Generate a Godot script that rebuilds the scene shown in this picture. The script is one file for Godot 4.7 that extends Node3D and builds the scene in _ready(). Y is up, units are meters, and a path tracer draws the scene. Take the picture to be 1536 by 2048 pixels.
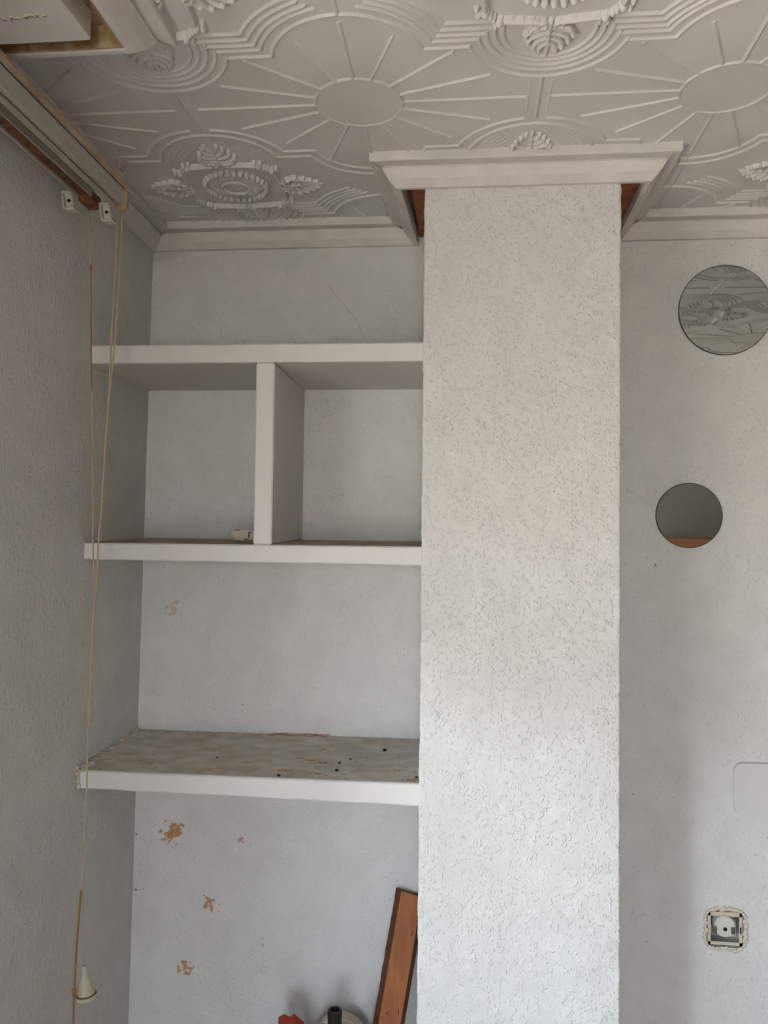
extends Node3D
# All room measures below are relative to the camera's height; EYE lifts them above the floor.
const EYE := 2.0
const TOP := 0.61            # ceiling above the eye
const ZB := -1.56            # back wall
const ZC := -1.3035          # column front
const XL := -0.640           # left wall
const XR := 1.95              # right wall
const ZF := 2.7              # wall behind the camera
const CL := -0.0728          # column sides
const CR := 0.2412
const WZ0 := -0.62           # window opening in the left wall
const WZ1 := 0.58
const VX0 := -0.48          # window opening in the wall behind the camera
const VX1 := 0.55
const VY0 := -1.10
const VY1 := 0.42
const WY0 := -0.80
const WY1 := 0.10
const ROSETTE := Vector2(-0.1576, -1.1128)

var rng := RandomNumberGenerator.new()
var M := {}

func _ready() -> void:
	rng.seed = 7
	make_view()
	make_light()
	make_materials()
	make_shell()
	make_ceiling()
	make_cornices()
	make_window()
	make_wardrobe()
	make_shelves()
	make_curtain_rails()
	make_cords()
	make_mirrors()
	make_wall_fittings()
	make_clutter()

# ------------------------------------------------------------------ camera and light
func make_view() -> void:
	var cam := Camera3D.new()
	cam.name = "camera"
	cam.fov = rad_to_deg(2.0 * atan(1024.0 / 1620.5))
	cam.near = 0.05
	cam.far = 200.0
	add_child(cam)
	cam.transform = Transform3D(Basis(Vector3.UP, 0.102) * Basis(Vector3.RIGHT, 0.0306) * Basis(Vector3.BACK, 0.0144), Vector3(0, EYE, 0))
	cam.current = true

func make_light() -> void:
	var env := Environment.new()
	env.tonemap_mode = Environment.TONE_MAPPER_LINEAR
	env.tonemap_exposure = 0.38
	env.background_mode = Environment.BG_SKY
	var sm := ProceduralSkyMaterial.new()
	sm.sky_top_color = Color(0.78, 0.87, 0.96)
	sm.sky_horizon_color = Color(0.92, 0.945, 0.965)
	sm.sky_curve = 0.25
	sm.ground_horizon_color = Color(0.88, 0.865, 0.84)
	sm.ground_bottom_color = Color(0.78, 0.745, 0.70)
	sm.ground_curve = 0.1
	sm.sky_energy_multiplier = 5.0
	sm.ground_energy_multiplier = 5.0
	sm.sun_angle_max = 1.0
	var sky := Sky.new()
	sky.sky_material = sm
	env.sky = sky
	env.ambient_light_source = Environment.AMBIENT_SOURCE_SKY
	env.sdfgi_enabled = true
	env.ssao_enabled = true
	env.ssil_enabled = true
	var we := WorldEnvironment.new()
	we.name = "environment"
	we.environment = env
	add_child(we)
	# low sun behind haze, coming in through the window on the left
	var sun := DirectionalLight3D.new()
	sun.name = "hazy_sun"
	sun.light_color = Color(0.92, 0.975, 1.0)
	sun.light_energy = 1.35
	sun.light_angular_distance = 9.0
	sun.shadow_enabled = true
	add_child(sun)
	var dir := Vector3(0.57, -0.22, -0.82).normalized()
	sun.transform = Transform3D(Basis.looking_at(dir, Vector3.UP), Vector3(-6, 5, 6))

# ------------------------------------------------------------------ materials
func std(c: Color, rough := 0.8, metal := 0.0) -> StandardMaterial3D:
	var m := StandardMaterial3D.new()
	m.albedo_color = c
	m.roughness = rough
	m.metallic = metal
	return m

func noise_bytes(size: int, freq: float, sd: int, octaves := 2, kind := FastNoiseLite.TYPE_SIMPLEX_SMOOTH) -> PackedByteArray:
	var n := FastNoiseLite.new()
	n.noise_type = kind
	n.seed = sd
	n.frequency = freq
	n.fractal_type = FastNoiseLite.FRACTAL_FBM if octaves > 1 else FastNoiseLite.FRACTAL_NONE
	n.fractal_octaves = octaves
	var im := n.get_seamless_image(size, size, false, false, 0.1, true)
	im.convert(Image.FORMAT_L8)
	return im.get_data()

# drips of thick paint thrown on a wall: short strokes on a gentle swell, without seams
func stucco(size: int, count: int, sd: int, wide: float, long: float) -> ImageTexture:
	var r := RandomNumberGenerator.new()
	r.seed = sd
	var swell := noise_bytes(size, 0.03, sd + 5, 2)
	var h := PackedFloat32Array()
	h.resize(size * size)
	for i in size * size:
		h[i] = 0.25 * swell[i] / 255.0
	for k in count:
		var x := r.randf() * size
		var y := r.randf() * size
		var a := r.randfn(PI * 0.5, 0.7)
		var n := 1 + int(r.randf() * 2.6)
		var top := r.randf_range(0.18, 0.62)
		for q in n:
			var rw := wide * r.randf_range(0.6, 1.35)
			var rl := long * r.randf_range(0.45, 1.25)
			var ca := cos(a)
			var sa := sin(a)
			var reach := int(maxf(rw, rl)) + 1
			for j in range(-reach, reach + 1):
				for i in range(-reach, reach + 1):
					var u := (i * ca + j * sa) / rl
					var v := (-i * sa + j * ca) / rw
					var d := u * u + v * v
					if d < 1.0:
						var id := posmod(int(y) + j, size) * size + posmod(int(x) + i, size)
						h[id] = maxf(h[id], 0.25 * swell[id] / 255.0 + top * (1.0 - d) * (1.0 - d))
			x += cos(a) * rl * 0.8
			y += sin(a) * rl * 0.8
			a += r.randf_range(-0.9, 0.9)
	var out := PackedByteArray()
	out.resize(size * size)
	for i in size * size:
		out[i] = int(clampf(h[i], 0.0, 1.0) * 255.0)
	return ImageTexture.create_from_image(Image.create_from_data(size, size, false, Image.FORMAT_L8, out))

func tone_texture(size: int, freq: float, sd: int, c0: Color, c1: Color, octaves := 4) -> ImageTexture:
	var a := noise_bytes(size, freq, sd, octaves)
	var im := Image.create(size, size, false, Image.FORMAT_RGB8)
	for y in size:
		for x in size:
			im.set_pixel(x, y, c0.lerp(c1, a[y * size + x] / 255.0))
	return ImageTexture.create_from_image(im)

func tri(m: StandardMaterial3D, scale: float) -> StandardMaterial3D:
	m.uv1_scale = Vector3.ONE * scale
	return m

func relief(m: StandardMaterial3D, tex: Texture2D, depth: float) -> StandardMaterial3D:
	m.heightmap_enabled = true
	m.heightmap_texture = tex
	m.heightmap_scale = depth
	return m

func make_materials() -> void:
	var heavy := stucco(1024, 4200, 11, 4.6, 7.0)
	var light := stucco(1024, 2600, 31, 5.4, 8.0)
	var paint := tone_texture(256, 0.02, 3, Color(0.86, 0.86, 0.855), Color(0.90, 0.90, 0.895))
	M.column = relief(tri(std(Color.WHITE, 0.55), 2.2), heavy, 0.18)
	M.column.albedo_texture = paint
	M.wall = relief(tri(std(Color.WHITE, 0.65), 2.0), light, 0.14)
	M.wall.albedo_texture = paint
	M.plain = std(Color(0.87, 0.87, 0.865), 0.75)
	var smooth_relief := stucco(512, 60, 51, 9.0, 14.0)
	M.shelf = relief(tri(std(Color(0.90, 0.895, 0.89), 0.55), 2.0), smooth_relief, 0.05)
	M.tile = tri(std(Color.WHITE, 0.6), 1.1)
	M.tile.albedo_texture = tone_texture(512, 0.008, 71, Color(0.87, 0.87, 0.865), Color(0.93, 0.93, 0.93))
	M.cornice = tri(std(Color.WHITE, 0.55), 3.0)
	M.cornice.albedo_texture = tone_texture(256, 0.02, 75, Color(0.85, 0.84, 0.825), Color(0.92, 0.915, 0.905))
	M.raw = tri(std(Color.WHITE, 0.9), 4.0)
	M.raw.albedo_texture = tone_texture(256, 0.03, 81, Color(0.52, 0.30, 0.20), Color(0.66, 0.42, 0.29))
	M.stained = tri(std(Color.WHITE, 0.9), 5.0)
	M.stained.albedo_texture = tone_texture(256, 0.025, 83, Color(0.60, 0.45, 0.26), Color(0.80, 0.76, 0.66))
	M.yellowed = tri(std(Color.WHITE, 0.6), 1.5)
	M.yellowed.albedo_texture = tone_texture(256, 0.03, 85, Color(0.60, 0.49, 0.36), Color(0.76, 0.71, 0.62), 2)
	M.track = std(Color(0.72, 0.71, 0.67), 0.5)
	M.slot = tri(std(Color.WHITE, 0.6), 6.0)
	M.slot.albedo_texture = tone_texture(256, 0.03, 87, Color(0.30, 0.17, 0.09), Color(0.55, 0.37, 0.23))
	M.plastic = std(Color(0.86, 0.86, 0.83), 0.4)
	M.cord = std(Color(0.74, 0.67, 0.56), 0.85)
	M.cord_brown = std(Color(0.60, 0.42, 0.24), 0.85)
	M.ivory = std(Color(0.76, 0.74, 0.65), 0.45)
	M.mirror = std(Color(0.80, 0.81, 0.80), 0.015, 1.0)
	M.glass_edge = std(Color(0.22, 0.24, 0.22), 0.3)
	M.dark = std(Color(0.05, 0.045, 0.045), 0.8)
	M.metal = std(Color(0.55, 0.56, 0.56), 0.4, 1.0)
	M.wood = tri(std(Color.WHITE, 0.55), 3.0)
	M.wood.uv1_scale = Vector3(9, 1.6, 1)
	M.wood.albedo_texture = tone_texture(256, 0.02, 91, Color(0.56, 0.32, 0.15), Color(0.68, 0.42, 0.21))
	M.wood_edge = tri(std(Color.WHITE, 0.7), 3.0)
	M.wood_edge.albedo_texture = tone_texture(128, 0.05, 93, Color(0.30, 0.16, 0.08), Color(0.42, 0.24, 0.13))
	M.door = tri(std(Color.WHITE, 0.85), 1.0)
	M.door.metallic_specular = 0.15
	M.door.uv1_scale = Vector3(9, 0.8, 1)
	M.door.albedo_texture = tone_texture(256, 0.02, 95, Color(0.43, 0.28, 0.19), Color(0.53, 0.36, 0.25))
	M.floor = tri(std(Color.WHITE, 0.5), 1.0)
	M.floor.uv1_scale = Vector3(1.2, 9, 1)
	M.floor.albedo_texture = tone_texture(256, 0.02, 97, Color(0.66, 0.53, 0.42), Color(0.77, 0.65, 0.53))
	M.glass = std(Color(0.95, 0.98, 0.97, 0.06), 0.0)
	M.glass.transparency = BaseMaterial3D.TRANSPARENCY_ALPHA
	M.black_plastic = std(Color(0.10, 0.075, 0.06), 0.45)
	M.terracotta = std(Color(0.55, 0.19, 0.11), 0.7)
	M.card = std(Color(0.82, 0.78, 0.72), 0.7)
	M.ink = std(Color(0.07, 0.08, 0.13), 0.6)
	M.crumb = std(Color(0.05, 0.03, 0.025), 0.6)
	M.mortar = relief(tri(std(Color(0.84, 0.81, 0.75), 0.95), 8.0), smooth_relief, 0.15)

# ------------------------------------------------------------------ mesh helpers
func put(p: Vector3) -> Vector3:
	return Vector3(p.x, p.y + EYE, p.z)

func new_st() -> SurfaceTool:
	var st := SurfaceTool.new()
	st.begin(Mesh.PRIMITIVE_TRIANGLES)
	return st

func tri_out(st: SurfaceTool, a: Vector3, b: Vector3, c: Vector3, outward: Vector3) -> void:
	var n := Plane(a, b, c).normal
	if n.dot(outward) < 0.0:
		var t := b
		b = c
		c = t
		n = -n
	for v in [a, b, c]:
		st.set_normal(n)
		st.set_uv(flat_uv(v, n))
		st.add_vertex(v)

func flat_uv(v: Vector3, n: Vector3) -> Vector2:
	var a := n.abs()
	if a.z >= a.x and a.z >= a.y:
		return Vector2(v.x, -v.y)
	if a.x >= a.y:
		return Vector2(v.z + 0.37, -v.y)
	return Vector2(v.x + 0.21, v.z)

func quad_out(st: SurfaceTool, a: Vector3, b: Vector3, c: Vector3, d: Vector3, outward: Vector3) -> void:
	tri_out(st, a, b, c, outward)
	tri_out(st, a, c, d, outward)

# chamfered block between two corners; bend moves every vertex
func block(st: SurfaceTool, lo: Vector3, hi: Vector3, ch := 0.002, bend = null) -> void:
	var mid := (lo + hi) * 0.5
	var half := (hi - lo) * 0.5
	ch = minf(ch, minf(half.x, minf(half.y, half.z)) * 0.9)
	var f := func(s: Vector3, axis: int) -> Vector3:
		var h := half - Vector3.ONE * ch
		h[axis] = half[axis]
		var v: Vector3 = mid + s * h
		return bend.call(v) if bend != null else v
	for axis in 3:
		var u := (axis + 1) % 3
		var w := (axis + 2) % 3
		for s in [-1.0, 1.0]:
			var q := []
			for k in [[-1, -1], [1, -1], [1, 1], [-1, 1]]:
				var sg := Vector3.ZERO
				sg[axis] = s
				sg[u] = k[0]
				sg[w] = k[1]
				q.append(f.call(sg, axis))
			var o := Vector3.ZERO
			o[axis] = s
			quad_out(st, q[0], q[1], q[2], q[3], o)
		for s1 in [-1.0, 1.0]:
			for s2 in [-1.0, 1.0]:
				var e0 := Vector3.ZERO
				e0[u] = s1
				e0[w] = s2
				var e1 := e0
				e0[axis] = -1.0
				e1[axis] = 1.0
				var o2 := Vector3.ZERO
				o2[u] = s1
				o2[w] = s2
				quad_out(st, f.call(e0, u), f.call(e1, u), f.call(e1, w), f.call(e0, w), o2)
	for sx in [-1.0, 1.0]:
		for sy in [-1.0, 1.0]:
			for sz in [-1.0, 1.0]:
				var c := Vector3(sx, sy, sz)
				tri_out(st, f.call(c, 0), f.call(c, 1), f.call(c, 2), c)

func smooth_grid(st: SurfaceTool, pts: Array, closed_u: bool, closed_v := false) -> void:
	# pts: rows of points; smooth shading, winding decided by the caller's order
	var rows := pts.size()
	var cols: int = pts[0].size()
	var base := []
	for r in rows:
		for c in cols:
			var up: Vector3 = pts[(r + 1) % rows if closed_v else mini(r + 1, rows - 1)][c]
			var dn: Vector3 = pts[(r - 1 + rows) % rows if closed_v else maxi(r - 1, 0)][c]
			var rt: Vector3 = pts[r][(c + 1) % cols if closed_u else mini(c + 1, cols - 1)]
			var lf: Vector3 = pts[r][(c - 1 + cols) % cols if closed_u else maxi(c - 1, 0)]
			base.append((rt - lf).cross(up - dn).normalized())
	var rr := rows if closed_v else rows - 1
	var cc := cols if closed_u else cols - 1
	for r in rr:
		for c in cc:
			var r1 := (r + 1) % rows
			var c1 := (c + 1) % cols
			var fn: Vector3 = base[r * cols + c]
			for k in [[r, c], [r1, c], [r1, c1], [r, c], [r1, c1], [r, c1]]:
				st.set_normal(base[k[0] * cols + k[1]])
				st.set_uv(flat_uv(pts[k[0]][k[1]], fn))
				st.add_vertex(pts[k[0]][k[1]])

func tube(st: SurfaceTool, path: Array, radius: float, sides := 8) -> void:
	var rows := []
	for i in path.size():
		var t: Vector3 = (path[mini(i + 1, path.size() - 1)] - path[maxi(i - 1, 0)]).normalized()
		var a := t.cross(Vector3.FORWARD if absf(t.z) < 0.8 else Vector3.UP).normalized()
		var b := t.cross(a)
		var row := []
		for k in sides:
			var an := TAU * k / sides
			row.append(path[i] + (a * cos(an) + b * sin(an)) * radius)
		rows.append(row)
	smooth_grid(st, rows, true)
	for e in [0, path.size() - 1]:
		var o: Vector3 = (path[e] - path[absi(e - 1) if e == 0 else e - 1]).normalized()
		for k in sides:
			tri_out(st, path[e], rows[e][k], rows[e][(k + 1) % sides], o)

func smooth_path(pts: Array, per := 6) -> Array:
	var c := Curve3D.new()
	for i in pts.size():
		var h: Vector3 = (pts[mini(i + 1, pts.size() - 1)] - pts[maxi(i - 1, 0)]) / 6.0
		c.add_point(pts[i], -h, h)
	var out := []
	for i in pts.size() - 1:
		for k in per:
			out.append(c.sample(i, float(k) / per))
	out.append(pts[-1])
	return out

# profile points (radius, height) turned round an axis
func lathe(st: SurfaceTool, prof: Array, sides := 32, at := Transform3D.IDENTITY, hard := true) -> void:
	for i in prof.size() - 1:
		var p: Vector2 = prof[i]
		var q: Vector2 = prof[i + 1]
		var n := Vector2(q.y - p.y, p.x - q.x).normalized()
		for k in sides:
			var a0 := TAU * k / sides
			var a1 := TAU * (k + 1) / sides
			var v := []
			for e in [[p, a0], [q, a0], [q, a1], [p, a1]]:
				v.append([at * Vector3(e[0].x * cos(e[1]), e[0].y, e[0].x * sin(e[1])), (at.basis * Vector3(n.x * cos(e[1]), n.y, n.x * sin(e[1]))).normalized()])
			for t in [[0, 1, 2], [0, 2, 3]]:
				var pn := Plane(v[t[0]][0], v[t[1]][0], v[t[2]][0]).normal
				var ord: Array = t if pn.dot(v[t[0]][1]) >= 0.0 else [t[0], t[2], t[1]]
				for j in ord:
					st.set_normal(v[j][1])
					st.set_uv(flat_uv(v[j][0], v[t[0]][1]))
					st.add_vertex(v[j][0])

func lump(st: SurfaceTool, at: Vector3, size: Vector3, sd: int) -> void:
	var r := RandomNumberGenerator.new()
	r.seed = sd
	var rows := []
	var lat := 5
	var lon := 7
	var spin := r.randf() * TAU
	for i in lat:
		var row := []
		var th := PI * i / (lat - 1)
		for k in lon:
			var ph := TAU * k / lon + spin
			var j := r.randf_range(0.75, 1.1) if i > 0 and i < lat - 1 else 0.9
			row.append(at + Vector3(sin(th) * cos(ph), cos(th), sin(th) * sin(ph)) * size * j)
		rows.append(row)
	smooth_grid(st, rows, true)

func mesh_node(called: String, st: SurfaceTool, m: Material, parent: Node = null) -> MeshInstance3D:
	st.index()
	return mesh_of(called, st.commit(), m, parent)

func mesh_of(called: String, mesh: Mesh, m: Material, parent: Node = null) -> MeshInstance3D:
	var o := MeshInstance3D.new()
	o.name = called
	o.mesh = mesh
	o.material_override = m
	(parent if parent else self).add_child(o, true)
	return o

func tag(o: Node, label: String, category: String, group := "") -> Node:
	o.set_meta("label", label)
	o.set_meta("category", category)
	if group:
		o.set_meta("group", group)
	return o

func structure(o: Node, label: String, category := "") -> Node:
	o.set_meta("kind", "structure")
	o.set_meta("label", label)
	o.set_meta("category", category if category else "structure")
	return o

func thing(called: String, at: Vector3, label: String, category: String, group := "") -> Node3D:
	var o := Node3D.new()
	o.name = called
	add_child(o, true)
	o.position = at
	tag(o, label, category, group)
	return o

# ------------------------------------------------------------------ room shell
func lean_left(v: Vector3) -> Vector3:
	return v + Vector3(0.009 * (v.y - EYE), 0, 0)

func lean_column(v: Vector3) -> Vector3:
	return v + Vector3(-0.0038 * (v.y - EYE), 0, 0)

func wall_x(y: float) -> float:
	return XL + 0.009 * y

func column_x(y: float) -> float:
	return CL - 0.0038 * y

func paint_blob(im: Image, px: float, py: float, r: float, c: Color, sd: int, ragged := 0.6, stretch := 1.0) -> void:
	var n := FastNoiseLite.new()
	n.seed = sd
	n.frequency = 0.9 / maxf(r, 1.0)
	n.fractal_octaves = 4
	var rad := int(r * 1.8 * maxf(stretch, 1.0)) + 2
	for y in range(int(py) - rad, int(py) + rad + 1):
		for x in range(int(px) - rad, int(px) + rad + 1):
			if x < 1 or y < 1 or x >= im.get_width() - 1 or y >= im.get_height() - 1:
				continue
			var d := Vector2((x - px) / stretch, y - py).length() / r
			var k := clampf((1.0 - d + ragged * n.get_noise_2d(x, y) * 2.0) * 3.0, 0.0, 1.0) * c.a
			if k <= 0.0:
				continue
			var o := im.get_pixel(x, y)
			var a := k + o.a * (1.0 - k)
			im.set_pixel(x, y, Color((c.r * k + o.r * o.a * (1.0 - k)) / a, (c.g * k + o.g * o.a * (1.0 - k)) / a, (c.b * k + o.b * o.a * (1.0 - k)) / a, a))

func paint_line(im: Image, pts: Array, r: float, c: Color, sd: int) -> void:
	for i in pts.size() - 1:
		var a: Vector2 = pts[i]
		var b: Vector2 = pts[i + 1]
		var steps := int(a.distance_to(b)) + 1
		for k in steps:
			var p := a.lerp(b, float(k) / steps)
			paint_blob(im, p.x, p.y, r, c, sd, 0.2)

# marks on the back wall: x from -0.65 to 0.75, y from 0.5 down to -0.9, 1 pixel = 1.4 m / 1400
func back_wall_marks() -> ImageTexture:
	var im := Image.create(1400, 1400, false, Image.FORMAT_RGBA8)
	im.fill(Color(0.7, 0.65, 0.6, 0.0))
	var at := func(x: float, y: float) -> Vector2:
		return Vector2((x + 0.65) * 1000.0, (0.5 - y) * 1000.0)
	var s := 1.102
	var orange := Color(0.72, 0.50, 0.22, 0.85)
	for b in [[-0.5081, -0.5316, 17.0, 3], [-0.500, -0.524, 9.0, 4], [-0.514, -0.54, 8.0, 14], [-0.3849, -0.5384, 5.5, 5], [-0.4369, -0.6529, 11.0, 6], [-0.478, -0.7678, 11.0, 7]]:
		var p: Vector2 = at.call(b[0] * s, b[1] * s)
		paint_blob(im, p.x, p.y, b[2], orange, b[3], 1.0)
	var p2: Vector2 = at.call(-0.5172 * s, -0.1323 * s)
	paint_blob(im, p2.x, p2.y, 12.0, Color(0.72, 0.60, 0.42, 0.45), 21, 1.0)
	p2 = at.call(-0.3418 * s, -0.7181 * s)
	paint_blob(im, p2.x, p2.y, 3.0, Color(0.68, 0.55, 0.38, 0.6), 22)
	# hairline crack above the top shelf
	var cr := []
	for q in [[-0.2477, 0.4524], [-0.232, 0.43], [-0.215, 0.41], [-0.199, 0.392], [-0.192, 0.382], [-0.186, 0.366], [-0.1787, 0.3483]]:
		cr.append(at.call(q[0] * s, q[1] * s))
	paint_line(im, cr, 0.8, Color(0.42, 0.36, 0.31, 0.35), 23)
	# red smear along the third shelf, specks of dirt in the corners
	for k in 44:
		var t := k / 43.0
		var q: Vector2 = at.call(-0.365 + 0.11 * t, -0.3855 + 0.0015 * t)
		paint_blob(im, q.x, q.y, 1.3 + 0.9 * absf(sin(t * 7.0)), Color(0.52, 0.17, 0.13, 0.5), 40 + k, 0.7, 2.0)
	var r := RandomNumberGenerator.new()
	r.seed = 99
	for k in 70:
		var q: Vector2 = at.call(r.randf_range(-0.63, 0.7), r.randf_range(-0.88, 0.5))
		paint_blob(im, q.x, q.y, r.randf_range(0.9, 2.0), Color(0.40, 0.33, 0.27, r.randf_range(0.3, 0.7)), 200 + k)
	for b in [[-0.632, -0.592, 2.5], [-0.630, -0.70, 3.0], [0.352, -0.045, 2.4]]:
		var q: Vector2 = at.call(b[0], b[1])
		paint_blob(im, q.x, q.y, b[2], Color(0.25, 0.15, 0.09, 0.85), 300)
	return ImageTexture.create_from_image(im)

func add_face(st: SurfaceTool, xs: Array, ys: Array, z: float, hole: Rect2) -> void:
	for i in xs.size() - 1:
		for j in ys.size() - 1:
			var mid := Vector2((xs[i] + xs[i + 1]) * 0.5, (ys[j] + ys[j + 1]) * 0.5)
			if hole.has_point(mid):
				continue
			var v := []
			for k in [[i, j], [i, j + 1], [i + 1, j + 1], [i + 1, j]]:
				v.append(Vector2(xs[k[0]], ys[k[1]]))
			for t in [0, 1, 2, 0, 2, 3]:
				st.set_normal(Vector3.BACK)
				st.set_uv(Vector2(v[t].x, -v[t].y))
				st.set_uv2(Vector2(clampf((v[t].x + 0.65) / 1.4, 0.0001, 0.9999), clampf((0.5 - v[t].y) / 1.4, 0.0001, 0.9999)))
				st.add_vertex(put(Vector3(v[t].x, v[t].y, z)))

func make_shell() -> void:
	var f := -EYE
	var st := new_st()
	block(st, put(Vector3(XL - 0.2, f - 0.15, ZB - 0.2)), put(Vector3(XR + 0.2, f, ZF + 0.2)), 0.001)
	structure(mesh_node("floor", st, M.floor), "pale wooden floor of the room", "floor")
	# back wall, with the hole of the old socket box
	st = new_st()
	var hole := Rect2(0.4455, -0.741, 0.066, 0.066)
	add_face(st, [XL - 0.02, hole.position.x, hole.end.x, 0.75, XR + 0.2], [f, -0.9, hole.position.y, hole.end.y, 0.5, TOP], ZB, hole)
	quad_out(st, put(Vector3(XL - 0.2, f, ZB - 0.2)), put(Vector3(XR + 0.2, f, ZB - 0.2)), put(Vector3(XR + 0.2, TOP, ZB - 0.2)), put(Vector3(XL - 0.2, TOP, ZB - 0.2)), Vector3.FORWARD)
	quad_out(st, put(Vector3(XL - 0.2, TOP, ZB - 0.2)), put(Vector3(XR + 0.2, TOP, ZB - 0.2)), put(Vector3(XR + 0.2, TOP, ZB)), put(Vector3(XL - 0.2, TOP, ZB)), Vector3.UP)
	var zr := ZB - 0.045
	var h0 := hole.position
	var h1 := hole.end
	quad_out(st, put(Vector3(h0.x, h0.y, zr)), put(Vector3(h1.x, h0.y, zr)), put(Vector3(h1.x, h0.y, ZB)), put(Vector3(h0.x, h0.y, ZB)), Vector3.UP)
	quad_out(st, put(Vector3(h0.x, h1.y, zr)), put(Vector3(h1.x, h1.y, zr)), put(Vector3(h1.x, h1.y, ZB)), put(Vector3(h0.x, h1.y, ZB)), Vector3.DOWN)
	quad_out(st, put(Vector3(h0.x, h0.y, zr)), put(Vector3(h0.x, h1.y, zr)), put(Vector3(h0.x, h1.y, ZB)), put(Vector3(h0.x, h0.y, ZB)), Vector3.RIGHT)
	quad_out(st, put(Vector3(h1.x, h0.y, zr)), put(Vector3(h1.x, h1.y, zr)), put(Vector3(h1.x, h1.y, ZB)), put(Vector3(h1.x, h0.y, ZB)), Vector3.LEFT)
	quad_out(st, put(Vector3(h0.x, h0.y, zr)), put(Vector3(h1.x, h0.y, zr)), put(Vector3(h1.x, h1.y, zr)), put(Vector3(h0.x, h1.y, zr)), Vector3.BACK)
	M.back_wall = M.wall.duplicate()
	M.back_wall.detail_enabled = true
	M.back_wall.detail_albedo = back_wall_marks()
	M.back_wall.detail_uv_layer = BaseMaterial3D.DETAIL_UV_2
	M.back_wall.detail_blend_mode = BaseMaterial3D.BLEND_MODE_MIX
	structure(mesh_node("wall_back", st, M.back_wall), "white stippled back wall with orange stains", "wall")
	# left wall round the window
	st = new_st()
	for b in [[ZB - 0.2, WZ0, f, TOP], [WZ0, WZ1, f, WY0], [WZ0, WZ1, WY1, TOP], [WZ1, ZF + 0.2, f, TOP]]:
		block(st, put(Vector3(XL - 0.2, b[2], b[0])), put(Vector3(XL, b[3], b[1])), 0.0005, lean_left)
	structure(mesh_node("wall_left", st, M.wall), "shaded white stippled wall beside the niche", "wall")
	st = new_st()
	block(st, put(Vector3(XR, f, ZB - 0.2)), put(Vector3(XR + 0.2, TOP, ZF + 0.2)), 0.0005)
	structure(mesh_node("wall_right", st, M.plain), "white stippled wall across from the window", "wall")
	st = new_st()
	for b in [[XL - 0.2, VX0, f, TOP], [VX0, VX1, f, VY0], [VX0, VX1, VY1, TOP], [VX1, XR + 0.2, f, TOP]]:
		block(st, put(Vector3(b[0], b[2], ZF)), put(Vector3(b[1], b[3], ZF + 0.2)), 0.0005)
	structure(mesh_node("wall_front", st, M.plain), "white wall behind the viewer with a wide window", "wall")
	# column
	var n := FastNoiseLite.new()
	n.seed = 5
	n.frequency = 42.0
	n.fractal_octaves = 2
	var ring := []
	var rc := 0.004
	for k in 24:
		ring.append([Vector2(CL, lerpf(ZB, ZC - rc, k / 24.0)), Vector2(-1, 0)])
	for k in 4:
		var a := PI + 0.5 * PI * (-k / 3.0)
		ring.append([Vector2(CL + rc, ZC - rc) + Vector2(cos(a), sin(a)) * rc, Vector2(cos(a), sin(a))])
	for k in range(1, 70):
		ring.append([Vector2(lerpf(CL + rc, CR - rc, k / 70.0), ZC), Vector2(0, 1)])
	for k in 4:
		var a := 0.5 * PI - 0.5 * PI * (k / 3.0)
		ring.append([Vector2(CR - rc, ZC - rc) + Vector2(cos(a), sin(a)) * rc, Vector2(cos(a), sin(a))])
	for k in range(1, 25):
		ring.append([Vector2(CR, lerpf(ZC - rc, ZB, k / 24.0)), Vector2(1, 0)])
	var rows := []
	var ys := [f, -1.2]
	for k in 360:
		ys.append(-1.195 + k * 0.005)
	ys.append(TOP)
	for y in ys:
		var row := []
		for e in ring:
			var p := Vector3(e[0].x, y, e[0].y)
			var nv := Vector3(e[1].x, 0, e[1].y)
			row.append(lean_column(put(p + nv * (n.get_noise_3dv(p) * 0.0016))))
		rows.append(row)
	st = new_st()
	smooth_grid(st, rows, false)
	structure(mesh_node("column", st, M.column), "square white column with heavy stipple paint", "column")

# ------------------------------------------------------------------ ceiling tiles
const TN := 400
var tile_h := PackedFloat32Array()

func stamp(x: float, z: float, rx: float, rz: float, ang: float, h: float, dome := 0.5) -> void:
	var cell := 0.5 / TN
	var cx := (x + 0.25) / cell
	var cz := (z + 0.25) / cell
	var reach := maxf(rx, rz) / cell
	var ca := cos(ang)
	var sa := sin(ang)
	for j in range(int(floor(cz - reach)), int(ceil(cz + reach)) + 1):
		for i in range(int(floor(cx - reach)), int(ceil(cx + reach)) + 1):
			var dx := (i - cx) * cell
			var dz := (j - cz) * cell
			var u := (dx * ca + dz * sa) / rx
			var v := (-dx * sa + dz * ca) / rz
			var d := u * u + v * v
			if d >= 1.0:
				continue
			var val := h * pow(1.0 - d, dome)
			var id := posmod(j, TN) * TN + posmod(i, TN)
			if tile_h[id] < val:
				tile_h[id] = val

func ridge(pts: Array, w := 0.0024, h := 0.0028) -> void:
	for i in pts.size() - 1:
		var a: Vector2 = pts[i]
		var b: Vector2 = pts[i + 1]
		var steps := maxi(1, int(a.distance_to(b) / 0.0009))
		for k in steps + 1:
			var p := a.lerp(b, float(k) / steps)
			stamp(p.x, p.y, w, w, 0.0, h, 0.6)

func arc(c: Vector2, r: float, a0: float, a1: float) -> Array:
	var out := []
	var n := maxi(4, int(absf(a1 - a0) * r / 0.003))
	for k in n + 1:
		var a := lerpf(a0, a1, float(k) / n)
		out.append(c + Vector2(cos(a), sin(a)) * r)
	return out

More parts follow.
